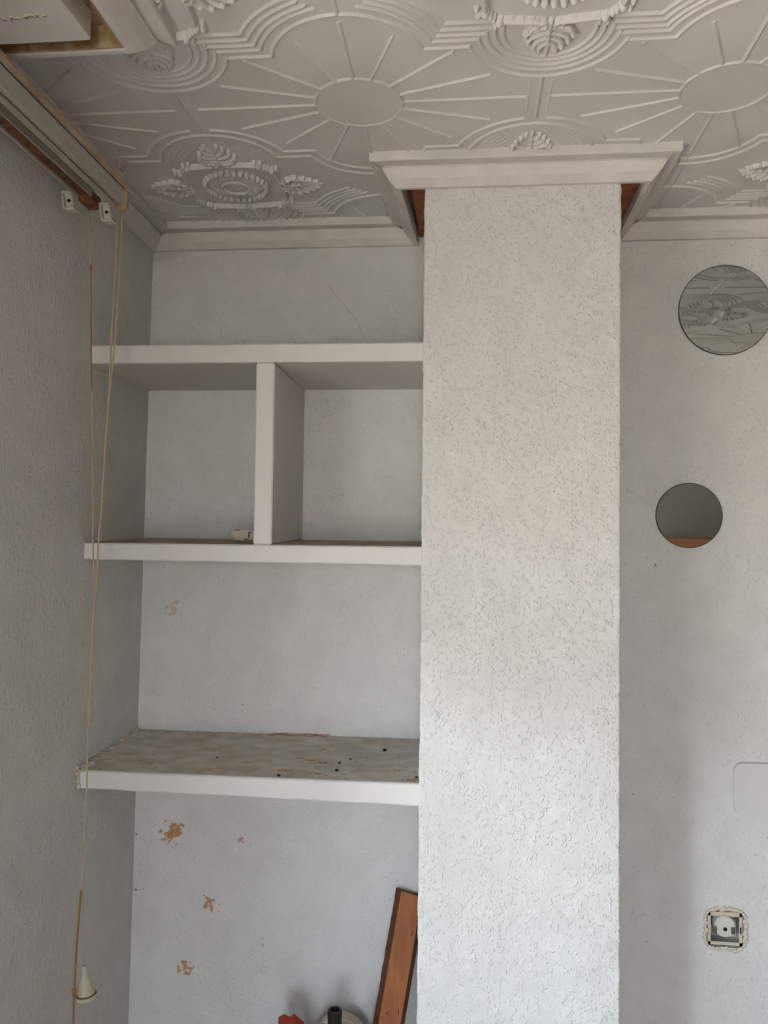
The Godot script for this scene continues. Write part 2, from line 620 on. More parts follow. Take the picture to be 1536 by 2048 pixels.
func make_tile_mesh() -> ArrayMesh:
	tile_h.resize(TN * TN)
	tile_h.fill(0.0)
	var pi2 := PI * 0.5
	# rosette: flat disc with a rim and sixteen rays
	stamp(0, 0, 0.0605, 0.0605, 0, 0.0010, 0.08)
	ridge(arc(Vector2.ZERO, 0.061, 0, TAU), 0.0022, 0.0026)
	for e in [[0.0, 0.232, 0.232], [17.5, 0.190, 0.192], [40.0, 0.175, 0.165], [67.7, 0.158, 0.180], [90.0, 0.180, 0.198]]:
		for sx in [-1, 1]:
			for sz in [-1, 1]:
				var a := deg_to_rad(e[0])
				var dv := Vector2(cos(a) * sx, sin(a) * sz)
				ridge([dv * 0.061, dv * (e[1] if sz > 0 else e[2])], 0.0022, 0.0025)
	# towards the window side: a single contour and four lines that swing round rosette and medallion
	var rows := [[0.120, 0.096, 0.154, 0.099, 0.100, 0.0], [0.1345, 0.108, 0.165, 0.1140, 0.086, 0.026], [0.145, 0.113, 0.175, 0.1225, 0.075, 0.035], [0.156, 0.118, 0.185, 0.1325, 0.065, 0.044], [0.168, 0.1235, 0.1945, 0.1430, 0.0555, 0.053]]
	for r in rows:
		for sx in [-1.0, 1.0]:
			# part over the rosette
			var c := Vector2(0, 0.096)
			var k_end := Vector2(r[1], r[0]) - c
			var a0 := k_end.angle()
			var a1: float = pi2 - asin(r[5] / r[3])
			var pts := [Vector2(r[2], r[0]), Vector2(r[1], r[0])]
			pts.append_array(arc(c, r[3], a0, a1))
			# part round the medallion, whose middle is at x = 0.25
			var half: float = 0.25 - r[2]
			var low: float = 0.15
			var pm := [Vector2(r[2], r[0])]
			var b0 := PI
			if r[4] > half:
				b0 = PI + acos(clampf(half / r[4], 0.0, 1.0)) * (-1.0 if r[0] > low else 1.0)
			pm.append_array(arc(Vector2(0.25, low), minf(r[4], maxf(half, r[4])), b0, 1.5 * PI))
			for list in [pts, pm]:
				var out := []
				for p in list:
					out.append(Vector2(p.x * sx, p.y))
				ridge(out)
	# the other side: a double contour
	for r in [[-0.1325, 0.088, 0.139, 0.0911, -0.109, 0.1194, -0.1764, 0.017], [-0.1505, 0.098, 0.155, 0.1038, -0.116, 0.0970, -0.170, 0.0]]:
		for sx in [-1.0, 1.0]:
			var a0 := (Vector2(r[1], r[0]) - Vector2(0, r[4])).angle()
			var pts := arc(Vector2(0, r[4]), r[3], -pi2, a0)
			pts.append(Vector2(r[2], r[0]))
			var b0 := (Vector2(r[2], r[0]) - Vector2(0.25, r[6])).angle()
			var b1: float = pi2 + asin(r[7] / r[5])
			pts.append_array(arc(Vector2(0.25, r[6]), r[5], b0, b1))
			var out := []
			for p in pts:
				out.append(Vector2(p.x * sx, p.y))
			ridge(out)
			if r[7] == 0.0:
				for q in [0.084, 0.076, 0.068, 0.060]:
					var faint := []
					for p in arc(Vector2(0.25, -0.17), q, deg_to_rad(180), deg_to_rad(128)):
						faint.append(Vector2(p.x * sx, p.y))
					ridge(faint, 0.0020, 0.0009)
	# joints between the figures
	ridge([Vector2(0, 0.195), Vector2(0, 0.28)], 0.0026, 0.0026)
	ridge([Vector2(0.25, -0.056), Vector2(0.25, 0.05)], 0.0026, 0.0026)
	for sx in [-1.0, 1.0]:
		ridge([Vector2(0.2355 * sx, -0.036), Vector2(0.2355 * sx, 0.036)], 0.0018, 0.0008)
	medallion(Vector2(0.25, 0.25))
	# surface
	var v := PackedVector3Array()
	var nn := PackedVector3Array()
	var idx := PackedInt32Array()
	var cell := 0.5 / TN
	for j in TN + 1:
		for i in TN + 1:
			var h: float = tile_h[posmod(j, TN) * TN + posmod(i, TN)]
			var ed := mini(mini(i, TN - i), mini(j, TN - j))
			if ed == 0:
				h -= 0.0007
			v.append(Vector3(i * cell - 0.25, -h, j * cell - 0.25))
			var hx: float = tile_h[posmod(j, TN) * TN + posmod(i + 1, TN)] - tile_h[posmod(j, TN) * TN + posmod(i - 1, TN)]
			var hz: float = tile_h[posmod(j + 1, TN) * TN + posmod(i, TN)] - tile_h[posmod(j - 1, TN) * TN + posmod(i, TN)]
			nn.append(Vector3(-hx / (2 * cell), -1.0, -hz / (2 * cell)).normalized())
	for j in TN:
		for i in TN:
			var a := j * (TN + 1) + i
			var b := a + 1
			var c := a + TN + 1
			var d := c + 1
			idx.append_array([a, d, b, a, c, d])
	# upper side
	var o := v.size()
	for q in [Vector3(-0.25, 0.012, -0.25), Vector3(0.25, 0.012, -0.25), Vector3(0.25, 0.012, 0.25), Vector3(-0.25, 0.012, 0.25)]:
		v.append(q)
		nn.append(Vector3.UP)
	idx.append_array([o, o + 1, o + 2, o, o + 2, o + 3])
	var arr := []
	arr.resize(Mesh.ARRAY_MAX)
	arr[Mesh.ARRAY_VERTEX] = v
	arr[Mesh.ARRAY_NORMAL] = nn
	var uv := PackedVector2Array()
	for q in v:
		uv.append(Vector2(q.x, q.z))
	arr[Mesh.ARRAY_TEX_UV] = uv
	arr[Mesh.ARRAY_INDEX] = idx
	var mesh := ArrayMesh.new()
	mesh.add_surface_from_arrays(Mesh.PRIMITIVE_TRIANGLES, arr)
	return mesh

func medallion(c: Vector2) -> void:
	stamp(c.x, c.y, 0.048, 0.048, 0, 0.0045, 0.3)
	stamp(c.x, c.y, 0.021, 0.021, 0, 0.0062, 0.25)
	ridge(arc(c, 0.0225, 0, TAU), 0.0028, 0.0084)
	for k in 40:
		var a := TAU * k / 40.0
		var p := c + Vector2(cos(a), sin(a)) * 0.035
		stamp(p.x, p.y, 0.011, 0.0019, a, 0.0068, 0.5)
	for k in 30:
		var a := TAU * (k + 0.5) / 30.0
		var p := c + Vector2(cos(a), sin(a)) * 0.0525
		stamp(p.x, p.y, 0.0048, 0.0048, 0, 0.0092, 0.5)
	for q in 4:
		var a := q * PI * 0.5
		var u := Vector2(cos(a), sin(a))
		var w := Vector2(-u.y, u.x)
		# acanthus leaf: a vein and lobes that sweep forward and curl at their ends
		for k in 26:
			var t := k / 25.0
			var p := c + u * lerpf(0.084, 0.152, t)
			stamp(p.x, p.y, 0.0040, 0.0036 * (1.0 - 0.6 * t), a, 0.0072 * (1.0 - 0.4 * t))
		for s in [-1.0, 1.0]:
			for e in [[0.090, 0.024, 0.006, 0.0086], [0.096, 0.029, 0.013, 0.0080], [0.106, 0.025, 0.017, 0.0074], [0.117, 0.018, 0.018, 0.0064], [0.128, 0.011, 0.016, 0.0054]]:
				for k in 15:
					var t := k / 14.0
					var p: Vector2 = c + u * (e[0] + e[2] * pow(t, 1.7)) + w * (s * e[1] * sin(t * PI * 0.5))
					var r := 0.0034 * (0.75 + 0.35 * sin(PI * t))
					stamp(p.x, p.y, r, r, 0, e[3] * (0.75 + 0.25 * t), 0.5)
				var tip: Vector2 = c + u * (e[0] + e[2] + 0.0005) + w * (s * (e[1] - 0.001))
				stamp(tip.x, tip.y, 0.0042, 0.0034, a + s * 0.5, e[3] * 1.12)
			# curl at the foot of the leaf
			var cc: Vector2 = c + u * 0.087 + w * (s * 0.010)
			ridge(arc(cc, 0.0052, 0, TAU), 0.0024, 0.0086)
			# reed beside the leaf and the bud at its end
			for k in 22:
				var t := k / 21.0
				var p: Vector2 = c + u * (0.082 - 0.004 * t) + w * (s * lerpf(0.016, 0.054, t))
				stamp(p.x, p.y, 0.0042, 0.0034 + 0.0010 * absf(sin(t * 9.0)), 0, 0.0082)
			for b in [[0.078, 0.061, 0.0058, 0.0110], [0.086, 0.065, 0.0042, 0.0090], [0.072, 0.068, 0.0042, 0.0090], [0.088, 0.056, 0.0034, 0.0076]]:
				var p: Vector2 = c + u * b[0] + w * (s * b[1])
				stamp(p.x, p.y, b[2], b[2], 0, b[3])

func make_ceiling() -> void:
	var root := Node3D.new()
	root.name = "ceiling"
	add_child(root)
	structure(root, "ceiling of white embossed square tiles", "ceiling")
	var st := new_st()
	block(st, put(Vector3(XL - 0.35, TOP + 0.013, ZB - 0.35)), put(Vector3(XR + 0.35, TOP + 0.16, ZF + 0.35)), 0.001)
	mesh_node("slab", st, M.plain, root)
	var mesh := make_tile_mesh()
	var rest := new_st()
	block(rest, put(Vector3(ROSETTE.x + 1.75, TOP, ZB - 0.3)), put(Vector3(XR + 0.3, TOP + 0.012, ROSETTE.y + 1.25)), 0.0005)
	block(rest, put(Vector3(XL - 0.3, TOP, ROSETTE.y + 1.25)), put(Vector3(XR + 0.3, TOP + 0.012, ZF + 0.3)), 0.0005)
	mesh_node("plain_panel", rest, M.tile, root)
	for k in range(-1, 3):
		for i in range(-1, 4):
			var t := mesh_of("tile", mesh, M.tile, root)
			t.position = put(Vector3(ROSETTE.x + 0.5 * i, TOP, ROSETTE.y + 0.5 * k))

# ------------------------------------------------------------------ cornices
func cornice_piece(a: Vector2, b: Vector2, na: Vector2, nb: Vector2, n: Vector2, sd: int) -> SurfaceTool:
	# na / nb: mitre directions at both ends; n: into the room
	var prof := [Vector2(0.0, 0.0), Vector2(0.0, -0.0425), Vector2(0.0008, -0.0433), Vector2(0.0075, -0.0433), Vector2(0.0092, -0.0420), Vector2(0.0190, -0.0325), Vector2(0.0272, -0.0195), Vector2(0.0272, -0.0172), Vector2(0.0258, -0.0160), Vector2(0.0258, -0.0148), Vector2(0.0440, -0.0148), Vector2(0.0455, -0.0138), Vector2(0.0460, -0.0120), Vector2(0.0460, 0.0)]
	var st := new_st()
	var noise := FastNoiseLite.new()
	noise.seed = sd
	noise.frequency = 7.0
	var len := a.distance_to(b)
	var steps := clampi(int(len / 0.02), 2, 80)
	var rings := []
	for k in steps + 1:
		var t := float(k) / steps
		var ring := []
		var wave := noise.get_noise_1d(t * len) * 0.0040 * clampf(minf(t, 1.0 - t) * len * 25.0, 0.0, 1.0)
		for i in prof.size():
			var o: float = prof[i].x
			if i >= 12:
				o += wave * (1.0 if i == 13 else 0.3)
			var pa := a + na * o
			var pb := b + nb * o
			var p := pa.lerp(pb, t)
			ring.append(put(Vector3(p.x, TOP + prof[i].y + (0.0006 if i == 0 or i == prof.size() - 1 else 0.0), p.y)))
		rings.append(ring)
	for k in steps:
		for i in prof.size() - 1:
			var d: Vector2 = prof[i + 1] - prof[i]
			var out2 := Vector2(-d.y, d.x) * -1.0
			if i == 0:
				out2 = Vector2(-1, 0)
			var nx := n * out2.x
			quad_out(st, rings[k][i], rings[k][i + 1], rings[k + 1][i + 1], rings[k + 1][i], Vector3(nx.x, out2.y, nx.y))
	for e in [0, steps]:
		var mid := Vector3.ZERO
		for p in rings[e]:
			mid += p / prof.size()
		var dir := Vector3((b - a).x, 0, (b - a).y) * (-1.0 if e == 0 else 1.0)
		for i in prof.size() - 1:
			tri_out(st, mid, rings[e][i], rings[e][i + 1], dir)
	return st

func make_cornices() -> void:
	var bx := -0.405
	var bz := -0.897
	var path := [Vector2(XL + 0.005, ZB), Vector2(-0.0995, ZB), Vector2(-0.1125, ZC), Vector2(0.276, ZC), Vector2(0.276, ZB), Vector2(XR, ZB), Vector2(XR, ZF), Vector2(XL + 0.005, ZF), Vector2(XL + 0.005, 1.98), Vector2(bx, 1.98), Vector2(bx, bz), Vector2(XL + 0.005, bz)]
	var names := ["white cornice over the shelves on the back wall", "short cornice return on the shelf side of the column", "white cornice along the front of the column", "short cornice return on the mirror side of the column", "white cornice over the round mirrors", "cornice on the wall across from the window", "cornice on the wall behind the viewer", "cornice past the far end of the shutter box", "cornice at the near end of the shutter box", "cornice along the shutter box", "cornice end piece between shutter box and curtain rails", "cornice above the ends of the curtain rails"]
	var nrm := []
	for i in path.size():
		var t: Vector2 = (path[(i + 1) % path.size()] - path[i]).normalized()
		nrm.append(Vector2(-t.y, t.x))
	for i in path.size():
		var prev: Vector2 = nrm[(i - 1 + path.size()) % path.size()]
		var next: Vector2 = nrm[(i + 1) % path.size()]
		var n: Vector2 = nrm[i]
		var na := (prev + n) / (1.0 + prev.dot(n))
		var nb := (next + n) / (1.0 + next.dot(n))
		var st := cornice_piece(path[i], path[(i + 1) % path.size()], na, nb, n, 60 + i)
		structure(mesh_node("trim_%d" % (i + 1), st, M.cornice), names[i], "cornice")
	# raw plaster that shows in the gaps between the column and its cornice
	for e in [[-0.0985, CL + 0.001], [CR - 0.001, 0.2755]]:
		var st := new_st()
		block(st, put(Vector3(e[0], TOP - 0.026, ZB + 0.001)), put(Vector3(e[1], TOP - 0.001, ZC - 0.002)), 0.0005)
		structure(mesh_node("trim_%d" % (13 if e[0] < 0 else 14), st, M.raw), "brown strip in the gap %s the column" % ("on the shelf side of" if e[0] < 0 else "on the mirror side of"), "strip")
	# roller shutter box over the window
	var box := thing("shutter_box", put(Vector3(-0.535, 0.56, 0.0)), "white shutter box with cracked plaster under the ceiling above the curtain rails", "shutter box")
	var st2 := new_st()
	block(st2, Vector3(-0.103, 0.0, -0.867), Vector3(0.103, 0.034, 1.95), 0.0015)
	mesh_node("body", st2, M.shelf, box)
	st2 = new_st()
	for k in 26:
		lump(st2, Vector3(-0.04 + 0.0045 * k + rng.randf_range(-0.002, 0.002), -0.0005, -0.826 + 0.0003 * k + rng.randf_range(-0.003, 0.003)), Vector3(rng.randf_range(0.002, 0.005), 0.0016, rng.randf_range(0.002, 0.004)), 500 + k)
	mesh_node("flaking_plaster", st2, M.mortar, box)
	st2 = new_st()
	block(st2, put(Vector3(-0.63, TOP - 0.014, bz + 0.0005)), put(Vector3(bx - 0.0005, TOP - 0.001, -0.868)), 0.0005)
	block(st2, put(Vector3(-0.431, TOP - 0.014, -0.867)), put(Vector3(bx - 0.0005, TOP - 0.001, 1.95)), 0.0005)
	block(st2, put(Vector3(-0.63, TOP - 0.0415, bz + 0.0005)), put(Vector3(bx - 0.0005, TOP - 0.013, bz + 0.0025)), 0.0003)
	block(st2, put(Vector3(bx - 0.0025, TOP - 0.0415, bz + 0.002)), put(Vector3(bx - 0.0005, TOP - 0.013, 1.95)), 0.0003)
	structure(mesh_node("trim_15", st2, M.stained), "yellow stained strip round the shutter box", "strip")

# ------------------------------------------------------------------ window and door
func make_window() -> void:
	var w := Node3D.new()
	w.name = "window_1"
	add_child(w)
	structure(w, "white framed window in the wall beside the niche", "window")
	var x := XL - 0.12
	var st := new_st()
	for b in [[WZ0, WZ0 + 0.05, WY0, WY1], [WZ1 - 0.05, WZ1, WY0, WY1], [WZ0, WZ1, WY0, WY0 + 0.05], [WZ0, WZ1, WY1 - 0.05, WY1], [0.28, 0.34, WY0, WY1]]:
		block(st, put(Vector3(x - 0.03, b[2], b[0])), put(Vector3(x + 0.03, b[3], b[1])), 0.003)
	mesh_node("window_frame", st, M.plastic, w)
	for z in [[WZ0 + 0.05, 0.28], [0.34, WZ1 - 0.05]]:
		st = new_st()
		block(st, put(Vector3(x - 0.003, WY0 + 0.05, z[0])), put(Vector3(x + 0.003, WY1 - 0.05, z[1])), 0.0005)
		mesh_node("pane", st, M.glass, w)
	st = new_st()
	block(st, put(Vector3(XL - 0.2, WY0 - 0.03, WZ0 - 0.03)), put(Vector3(XL + 0.03, WY0, WZ1 + 0.03)), 0.004)
	mesh_node("window_sill", st, M.plain, w)
	var v := Node3D.new()
	v.name = "window_2"
	add_child(v)
	structure(v, "wide white framed window behind the viewer", "window")
	var z := ZF + 0.12
	st = new_st()
	for b in [[VX0, VX0 + 0.05, VY0, VY1], [VX1 - 0.05, VX1, VY0, VY1], [VX0, VX1, VY0, VY0 + 0.05], [VX0, VX1, VY1 - 0.05, VY1], [0.04, 0.10, VY0, VY1]]:
		block(st, put(Vector3(b[0], b[2], z - 0.03)), put(Vector3(b[1], b[3], z + 0.03)), 0.003)
	mesh_node("window_frame", st, M.plastic, v)
	for p in [[VX0 + 0.05, 0.04], [0.10, VX1 - 0.05]]:
		st = new_st()
		block(st, put(Vector3(p[0], VY0 + 0.05, z - 0.003)), put(Vector3(p[1], VY1 - 0.05, z + 0.003)), 0.0005)
		mesh_node("pane", st, M.glass, v)

func make_wardrobe() -> void:
	# stands on the right, outside the picture; the small mirror shows its doors up to its top
	var x0 := 1.15
	var z0 := 0.30
	var z1 := 2.68
	var top := 0.018
	var o := thing("wardrobe", put(Vector3((x0 + XR) * 0.5, -EYE, (z0 + z1) * 0.5)), "tall brown wooden wardrobe mirrored in the small round mirror", "wardrobe")
	var hx := (XR - x0) * 0.5 - 0.004
	var hz := (z1 - z0) * 0.5
	var h := EYE + top
	var st := new_st()
	block(st, Vector3(-hx + 0.02, 0.06, -hz), Vector3(hx, h, hz), 0.003)
	mesh_node("body", st, M.door, o)
	st = new_st()
	block(st, Vector3(-hx + 0.05, 0.0, -hz + 0.02), Vector3(hx, 0.06, hz - 0.02), 0.002)
	mesh_node("plinth", st, M.wood_edge, o)
	for k in 4:
		var za := -hz + k * hz * 0.5 + 0.003
		st = new_st()
		block(st, Vector3(-hx, 0.065, za), Vector3(-hx + 0.02, h - 0.004, za + hz * 0.5 - 0.006), 0.002)
		var d := mesh_node("door", st, M.door, o)
		var hz2 := za + (hz * 0.5 - 0.06 if k % 2 == 0 else 0.05)
		st = new_st()
		tube(st, [Vector3(-hx - 0.001, 0.95, hz2), Vector3(-hx - 0.03, 0.97, hz2), Vector3(-hx - 0.03, 1.08, hz2), Vector3(-hx - 0.001, 1.10, hz2)], 0.006)
		mesh_node("handle", st, M.metal, d)

# ------------------------------------------------------------------ shelves
func board(fl: float, fr: float, bl: float, br: float, thick_l: float, thick_r: float) -> SurfaceTool:
	# top heights at the four corners, cut to the leaning wall and column
	var z0 := ZB
	var z1 := -1.308
	var st := new_st()
	var bend := func(v: Vector3) -> Vector3:
		# v is in unit space: x 0..1, y -1..0 (top is 0), z 0 back..1 front
		var top: float = lerpf(lerpf(bl, br, v.x), lerpf(fl, fr, v.x), v.z)
		var y: float = top + v.y * lerpf(thick_l, thick_r, v.x)
		return put(Vector3(lerpf(wall_x(y), column_x(y) + 0.001, v.x), y, lerpf(z0, z1, v.z)))
	var noise := FastNoiseLite.new()
	noise.seed = 77
	noise.frequency = 9.0
	# cross-section with eased edges, drawn out along x in short lengths
	var sec := [Vector2(0, 0), Vector2(0.985, 0), Vector2(0.995, -0.03), Vector2(1, -0.09), Vector2(1, -0.92), Vector2(0.996, -0.98), Vector2(0.985, -1), Vector2(0, -1)]
	var rows := []
	for k in 41:
		var row := []
		for s in sec:
			var p: Vector3 = bend.call(Vector3(k / 40.0, s.y, s.x))
			if s.x > 0.99:
				p += Vector3(0, noise.get_noise_2d(k * 0.03, s.y * 0.2 + fl * 10.0) * 0.0009, noise.get_noise_2d(k * 0.03 + 9.0, fl * 10.0) * 0.0009)
			row.append(p)
		rows.append(row)
	var outs := [Vector3.UP, Vector3(0, 1, 0.5), Vector3(0, 0.5, 1), Vector3.BACK, Vector3(0, -0.5, 1), Vector3(0, -1, 0.5), Vector3.DOWN]
	for k in 40:
		for i in sec.size() - 1:
			quad_out(st, rows[k][i], rows[k][i + 1], rows[k + 1][i + 1], rows[k + 1][i], outs[i])
	return st

func top_sheet(fl: float, fr: float, bl: float, br: float, tex: Texture2D, parent: Node) -> void:
	# the dirty top of a shelf: its own skin 0.3 mm above the board, with marks on UV1
	var st := new_st()
	var n := 12
	for i in n:
		for k in [[i, 0], [i + 1, 1], [i, 1], [i, 0], [i + 1, 0], [i + 1, 1]]:
			var u: float = float(k[0]) / n
			var w: float = k[1]
			var y := lerpf(lerpf(bl, br, u), lerpf(fl, fr, u), w) + 0.0003
			st.set_normal(Vector3.UP)
			st.set_uv(Vector2(u, w))
			st.add_vertex(put(Vector3(lerpf(wall_x(y) + 0.001, column_x(y), u), y, lerpf(ZB + 0.0005, -1.3122, w))))
	var m := std(Color.WHITE, 0.55)
	m.albedo_texture = tex
	mesh_node("worn_paint", st, m, parent)

func dirt(seed_: int, spots: Array, base0: Color, base1: Color) -> ImageTexture:
	var w := 1024
	var h := 480
	var a := noise_bytes(1024, 0.012, seed_, 4)
	var b := noise_bytes(1024, 0.004, seed_ + 3, 3)
	var im := Image.create(w, h, false, Image.FORMAT_RGBA8)
	for y in h:
		for x in w:
			var t: float = a[y * 1024 + x] / 255.0 * 0.5 + b[(y * 2 % 1024) * 1024 + x] / 255.0 * 0.5
			im.set_pixel(x, y, base0.lerp(base1, clampf((t - 0.3) * 2.2, 0.0, 1.0)))
	for s in spots:
		paint_blob(im, s[0] * w, s[1] * h, s[2], s[3], s[4], s[5], s[6])
	return ImageTexture.create_from_image(im)

func make_shelves() -> void:
	var tops := [[0.3182, 0.3182, 0.3182, 0.3182, 0.032, 0.032], [-0.0169, -0.0149, -0.0092, -0.008, 0.0285, 0.0305], [-0.3975, -0.3943, -0.3875, -0.3852, 0.0300, 0.0356]]
	var labels := ["highest white shelf board, right under the cornice", "white shelf board in the middle, under the divider", "lowest white shelf board in view, with a grimy stained top"]
	var r := RandomNumberGenerator.new()
	r.seed = 12
	for i in 3:
		var t: Array = tops[i]
		var o := Node3D.new()
		o.name = "shelf"
		add_child(o, true)
		tag(o, labels[i], "shelf", "built-in shelves of the niche")
		mesh_node("board", board(t[0], t[1], t[2], t[3], t[4], t[5]), M.shelf, o)
		if i == 1:
			var sp := []
			for k in 60:
				sp.append([r.randf(), r.randf(), r.randf_range(1, 4), Color(0.35, 0.25, 0.18, 0.6), 400 + k, 0.6, 2.0])
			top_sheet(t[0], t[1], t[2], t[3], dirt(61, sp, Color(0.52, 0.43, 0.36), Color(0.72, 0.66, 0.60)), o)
		if i == 2:
			var sp := []
			var white := Color(0.88, 0.87, 0.85, 0.9)
			var ochre := Color(0.66, 0.42, 0.16, 0.85)
			for k in 26:
				sp.append([r.randf_range(0.55, 0.99), r.randf_range(0.45, 0.97), r.randf_range(5, 20), Color(0.86, 0.85, 0.83, 0.7), 600 + k, 0.9, 1.8])
			for k in 90:
				sp.append([r.randf(), pow(r.randf(), 0.6), r.randf_range(1.0, 3.2), Color(0.36, 0.28, 0.22, r.randf_range(0.35, 0.8)), 700 + k, 0.8, 2.0])
			for k in 40:
				sp.append([r.randf_range(0.0, 0.5), r.randf_range(0.0, 0.08), r.randf_range(1.5, 4.0), Color(0.25, 0.33, 0.30, 0.6), 800 + k, 1.0, 1.5])
			for e in [[0.66, 0.62, 7.0], [0.70, 0.66, 8.0], [0.62, 0.58, 4.0], [0.93, 0.76, 8.0], [0.47, 0.72, 6.0], [0.60, 0.85, 9.0], [0.70, 0.90, 6.0], [0.80, 0.10, 5.0], [0.98, 0.95, 10.0], [0.68, 0.35, 4.0], [0.38, 0.9, 5.0]]:
				sp.append([e[0], e[1], e[2], ochre, 900 + int(e[0] * 100), 1.1, 2.6])
			for k in 24:
				var q := k / 23.0
				sp.append([0.46 + 0.20 * q, 0.02 + 0.02 * sin(q * 20.0), 5.0, Color(0.55, 0.16, 0.12, 0.45), 950 + k, 0.8, 2.0])
			sp.append([0.10, 0.32, 26.0, white, 990, 0.6, 1.8])
			top_sheet(t[0], t[1], t[2], t[3], dirt(63, sp, Color(0.78, 0.75, 0.70), Color(0.90, 0.885, 0.865)), o)
			# crumbled plaster along the wall and at the broken front corner
			var st := new_st()
			for k in 90:
				var w := r.randf()
				var y := lerpf(t[2], t[0], w)
				var s := r.randf_range(0.0012, 0.0038) * (1.0 + 0.9 * w * w)
				lump(st, put(Vector3(wall_x(y) + r.randf_range(0.0, 0.010), y + s * 0.3, lerpf(ZB + 0.004, -1.312, w))), Vector3(s * 1.3, s, s * 1.3), 1000 + k)
			for k in 26:
				var s := r.randf_range(0.0015, 0.004)
				lump(st, put(Vector3(wall_x(-0.41) + r.randf_range(-0.001, 0.005), -0.41 + r.randf_range(-0.016, 0.02), -1.308 + r.randf_range(0.0, 0.004))), Vector3(s, s * 1.3, s * 0.8), 1200 + k)
			var c := mesh_node("crumbled_plaster", st, M.mortar, o)
			c.set_meta("kind", "stuff")
	# upright between the two upper boards
	var d := thing("shelf_divider", put(Vector3(-0.335, -0.0155, -1.43)), "white upright divider between the two upper shelves", "divider")
	var st3 := new_st()
	block(st3, Vector3(-0.0158, 0.0, ZB + 1.43), Vector3(0.0156, 0.3017, -1.3095 + 1.43), 0.0022, func(v: Vector3) -> Vector3: return v + Vector3(-0.0012 * v.y, 0.007 * smoothstep(-0.01, -0.12, v.z) * (1.0 - v.y / 0.3017), 0))
	mesh_node("panel", st3, M.shelf, d)
	# board below the picture on which the clutter stands
	var o2 := Node3D.new()
	o2.name = "shelf"
	add_child(o2, true)
	tag(o2, "white board under the leaning plank and the bottle", "shelf", "built-in shelves of the niche")
	mesh_node("board", board(-0.98, -0.98, -0.98, -0.98, 0.032, 0.032), M.shelf, o2)

# ------------------------------------------------------------------ curtain rails and cords
func make_curtain_rails() -> void:
	# tall fascia rail, yellowed along its upper edge
	var a := thing("curtain_rail", put(Vector3(-0.552, 0.515, -1.215)), "pale deep curtain rail with yellowed top edge below the cornice", "curtain rail")
	var st := new_st()
	block(st, Vector3(-0.012, 0.0, 0.0), Vector3(-0.002, 0.030, 2.1), 0.001)
	block(st, Vector3(-0.012, 0.024, 0.0), Vector3(0.010, 0.030, 2.1), 0.001)
	block(st, Vector3(0.002, 0.0, 0.0), Vector3(0.010, 0.028, 2.1), 0.001)
	mesh_node("track", st, M.track, a)
	st = new_st()
	block(st, Vector3(-0.008, 0.028, -0.004), Vector3(0.015, 0.0405, 2.1), 0.004)
	mesh_node("top_edge", st, M.yellowed, a)
	end_pulley(a, Vector3(-0.018, -0.008, 0.004))
	st = new_st()
	block(st, Vector3(-0.004, -0.006, -0.010), Vector3(0.013, 0.030, 0.006), 0.004)
	mesh_node("end_cap", st, M.yellowed, a)
	for z in [0.40, 1.2]:
		st = new_st()
		block(st, Vector3(-0.004, 0.039, z), Vector3(0.010, 0.0416, z + 0.02), 0.0005)
		mesh_node("hanger", st, M.plastic, a)
	# narrow rail with an open brown slot
	var b := thing("curtain_rail", put(Vector3(-0.600, 0.523, -1.205)), "narrow curtain rail with open brown slot close to the wall", "curtain rail")
	st = new_st()
	block(st, Vector3(-0.012, 0.0, 0.0), Vector3(-0.0075, 0.014, 2.08), 0.0008)
	block(st, Vector3(0.009, 0.002, 0.0), Vector3(0.012, 0.016, 2.08), 0.0008)
	mesh_node("lip", st, M.track, b)
	st = new_st()
	block(st, Vector3(-0.0085, 0.004, -0.001), Vector3(0.010, 0.015, 2.08), 0.001)
	mesh_node("slot", st, M.slot, b)
	st = new_st()
	block(st, Vector3(-0.010, -0.008, -0.024), Vector3(0.013, 0.014, 0.012), 0.004)
	mesh_node("end_cap", st, M.slot, b)
	end_pulley(b, Vector3(-0.018, -0.008, 0.022))
	st = new_st()
	block(st, Vector3(-0.04, 0.006, 0.30), Vector3(-0.012, 0.012, 0.32), 0.001)
	mesh_node("bracket", st, M.plastic, b)

func end_pulley(parent: Node, at: Vector3, size := 1.0) -> void:
	var lean := func(v: Vector3) -> Vector3:
		var q := (v - at) * size
		return at + Vector3(q.x - q.y * 0.25, q.y, q.z - q.y * 0.2)
	var st := new_st()
	block(st, at + Vector3(-0.006, -0.016, -0.005), at + Vector3(0.006, 0.012, 0.004), 0.0025, lean)
	block(st, at + Vector3(-0.008, -0.020, -0.009), at + Vector3(0.009, -0.0165, 0.009), 0.0012, lean)
	block(st, at + Vector3(-0.008, 0.008, -0.003), at + Vector3(0.010, 0.0115, 0.010), 0.0012, lean)
	block(st, at + Vector3(-0.009, -0.018, 0.003), at + Vector3(-0.006, 0.010, 0.008), 0.0010, lean)
	var o := mesh_node("pulley_housing", st, M.plastic, parent)
	st = new_st()
	lathe(st, [Vector2(0, -0.002), Vector2(0.0024, -0.002), Vector2(0.0028, 0.0), Vector2(0.0024, 0.002), Vector2(0, 0.002)], 14, Transform3D(Basis(Vector3.RIGHT, PI * 0.5), at + Vector3(0.002, -0.004, 0.0045)))
	mesh_node("wheel", st, M.dark, o)

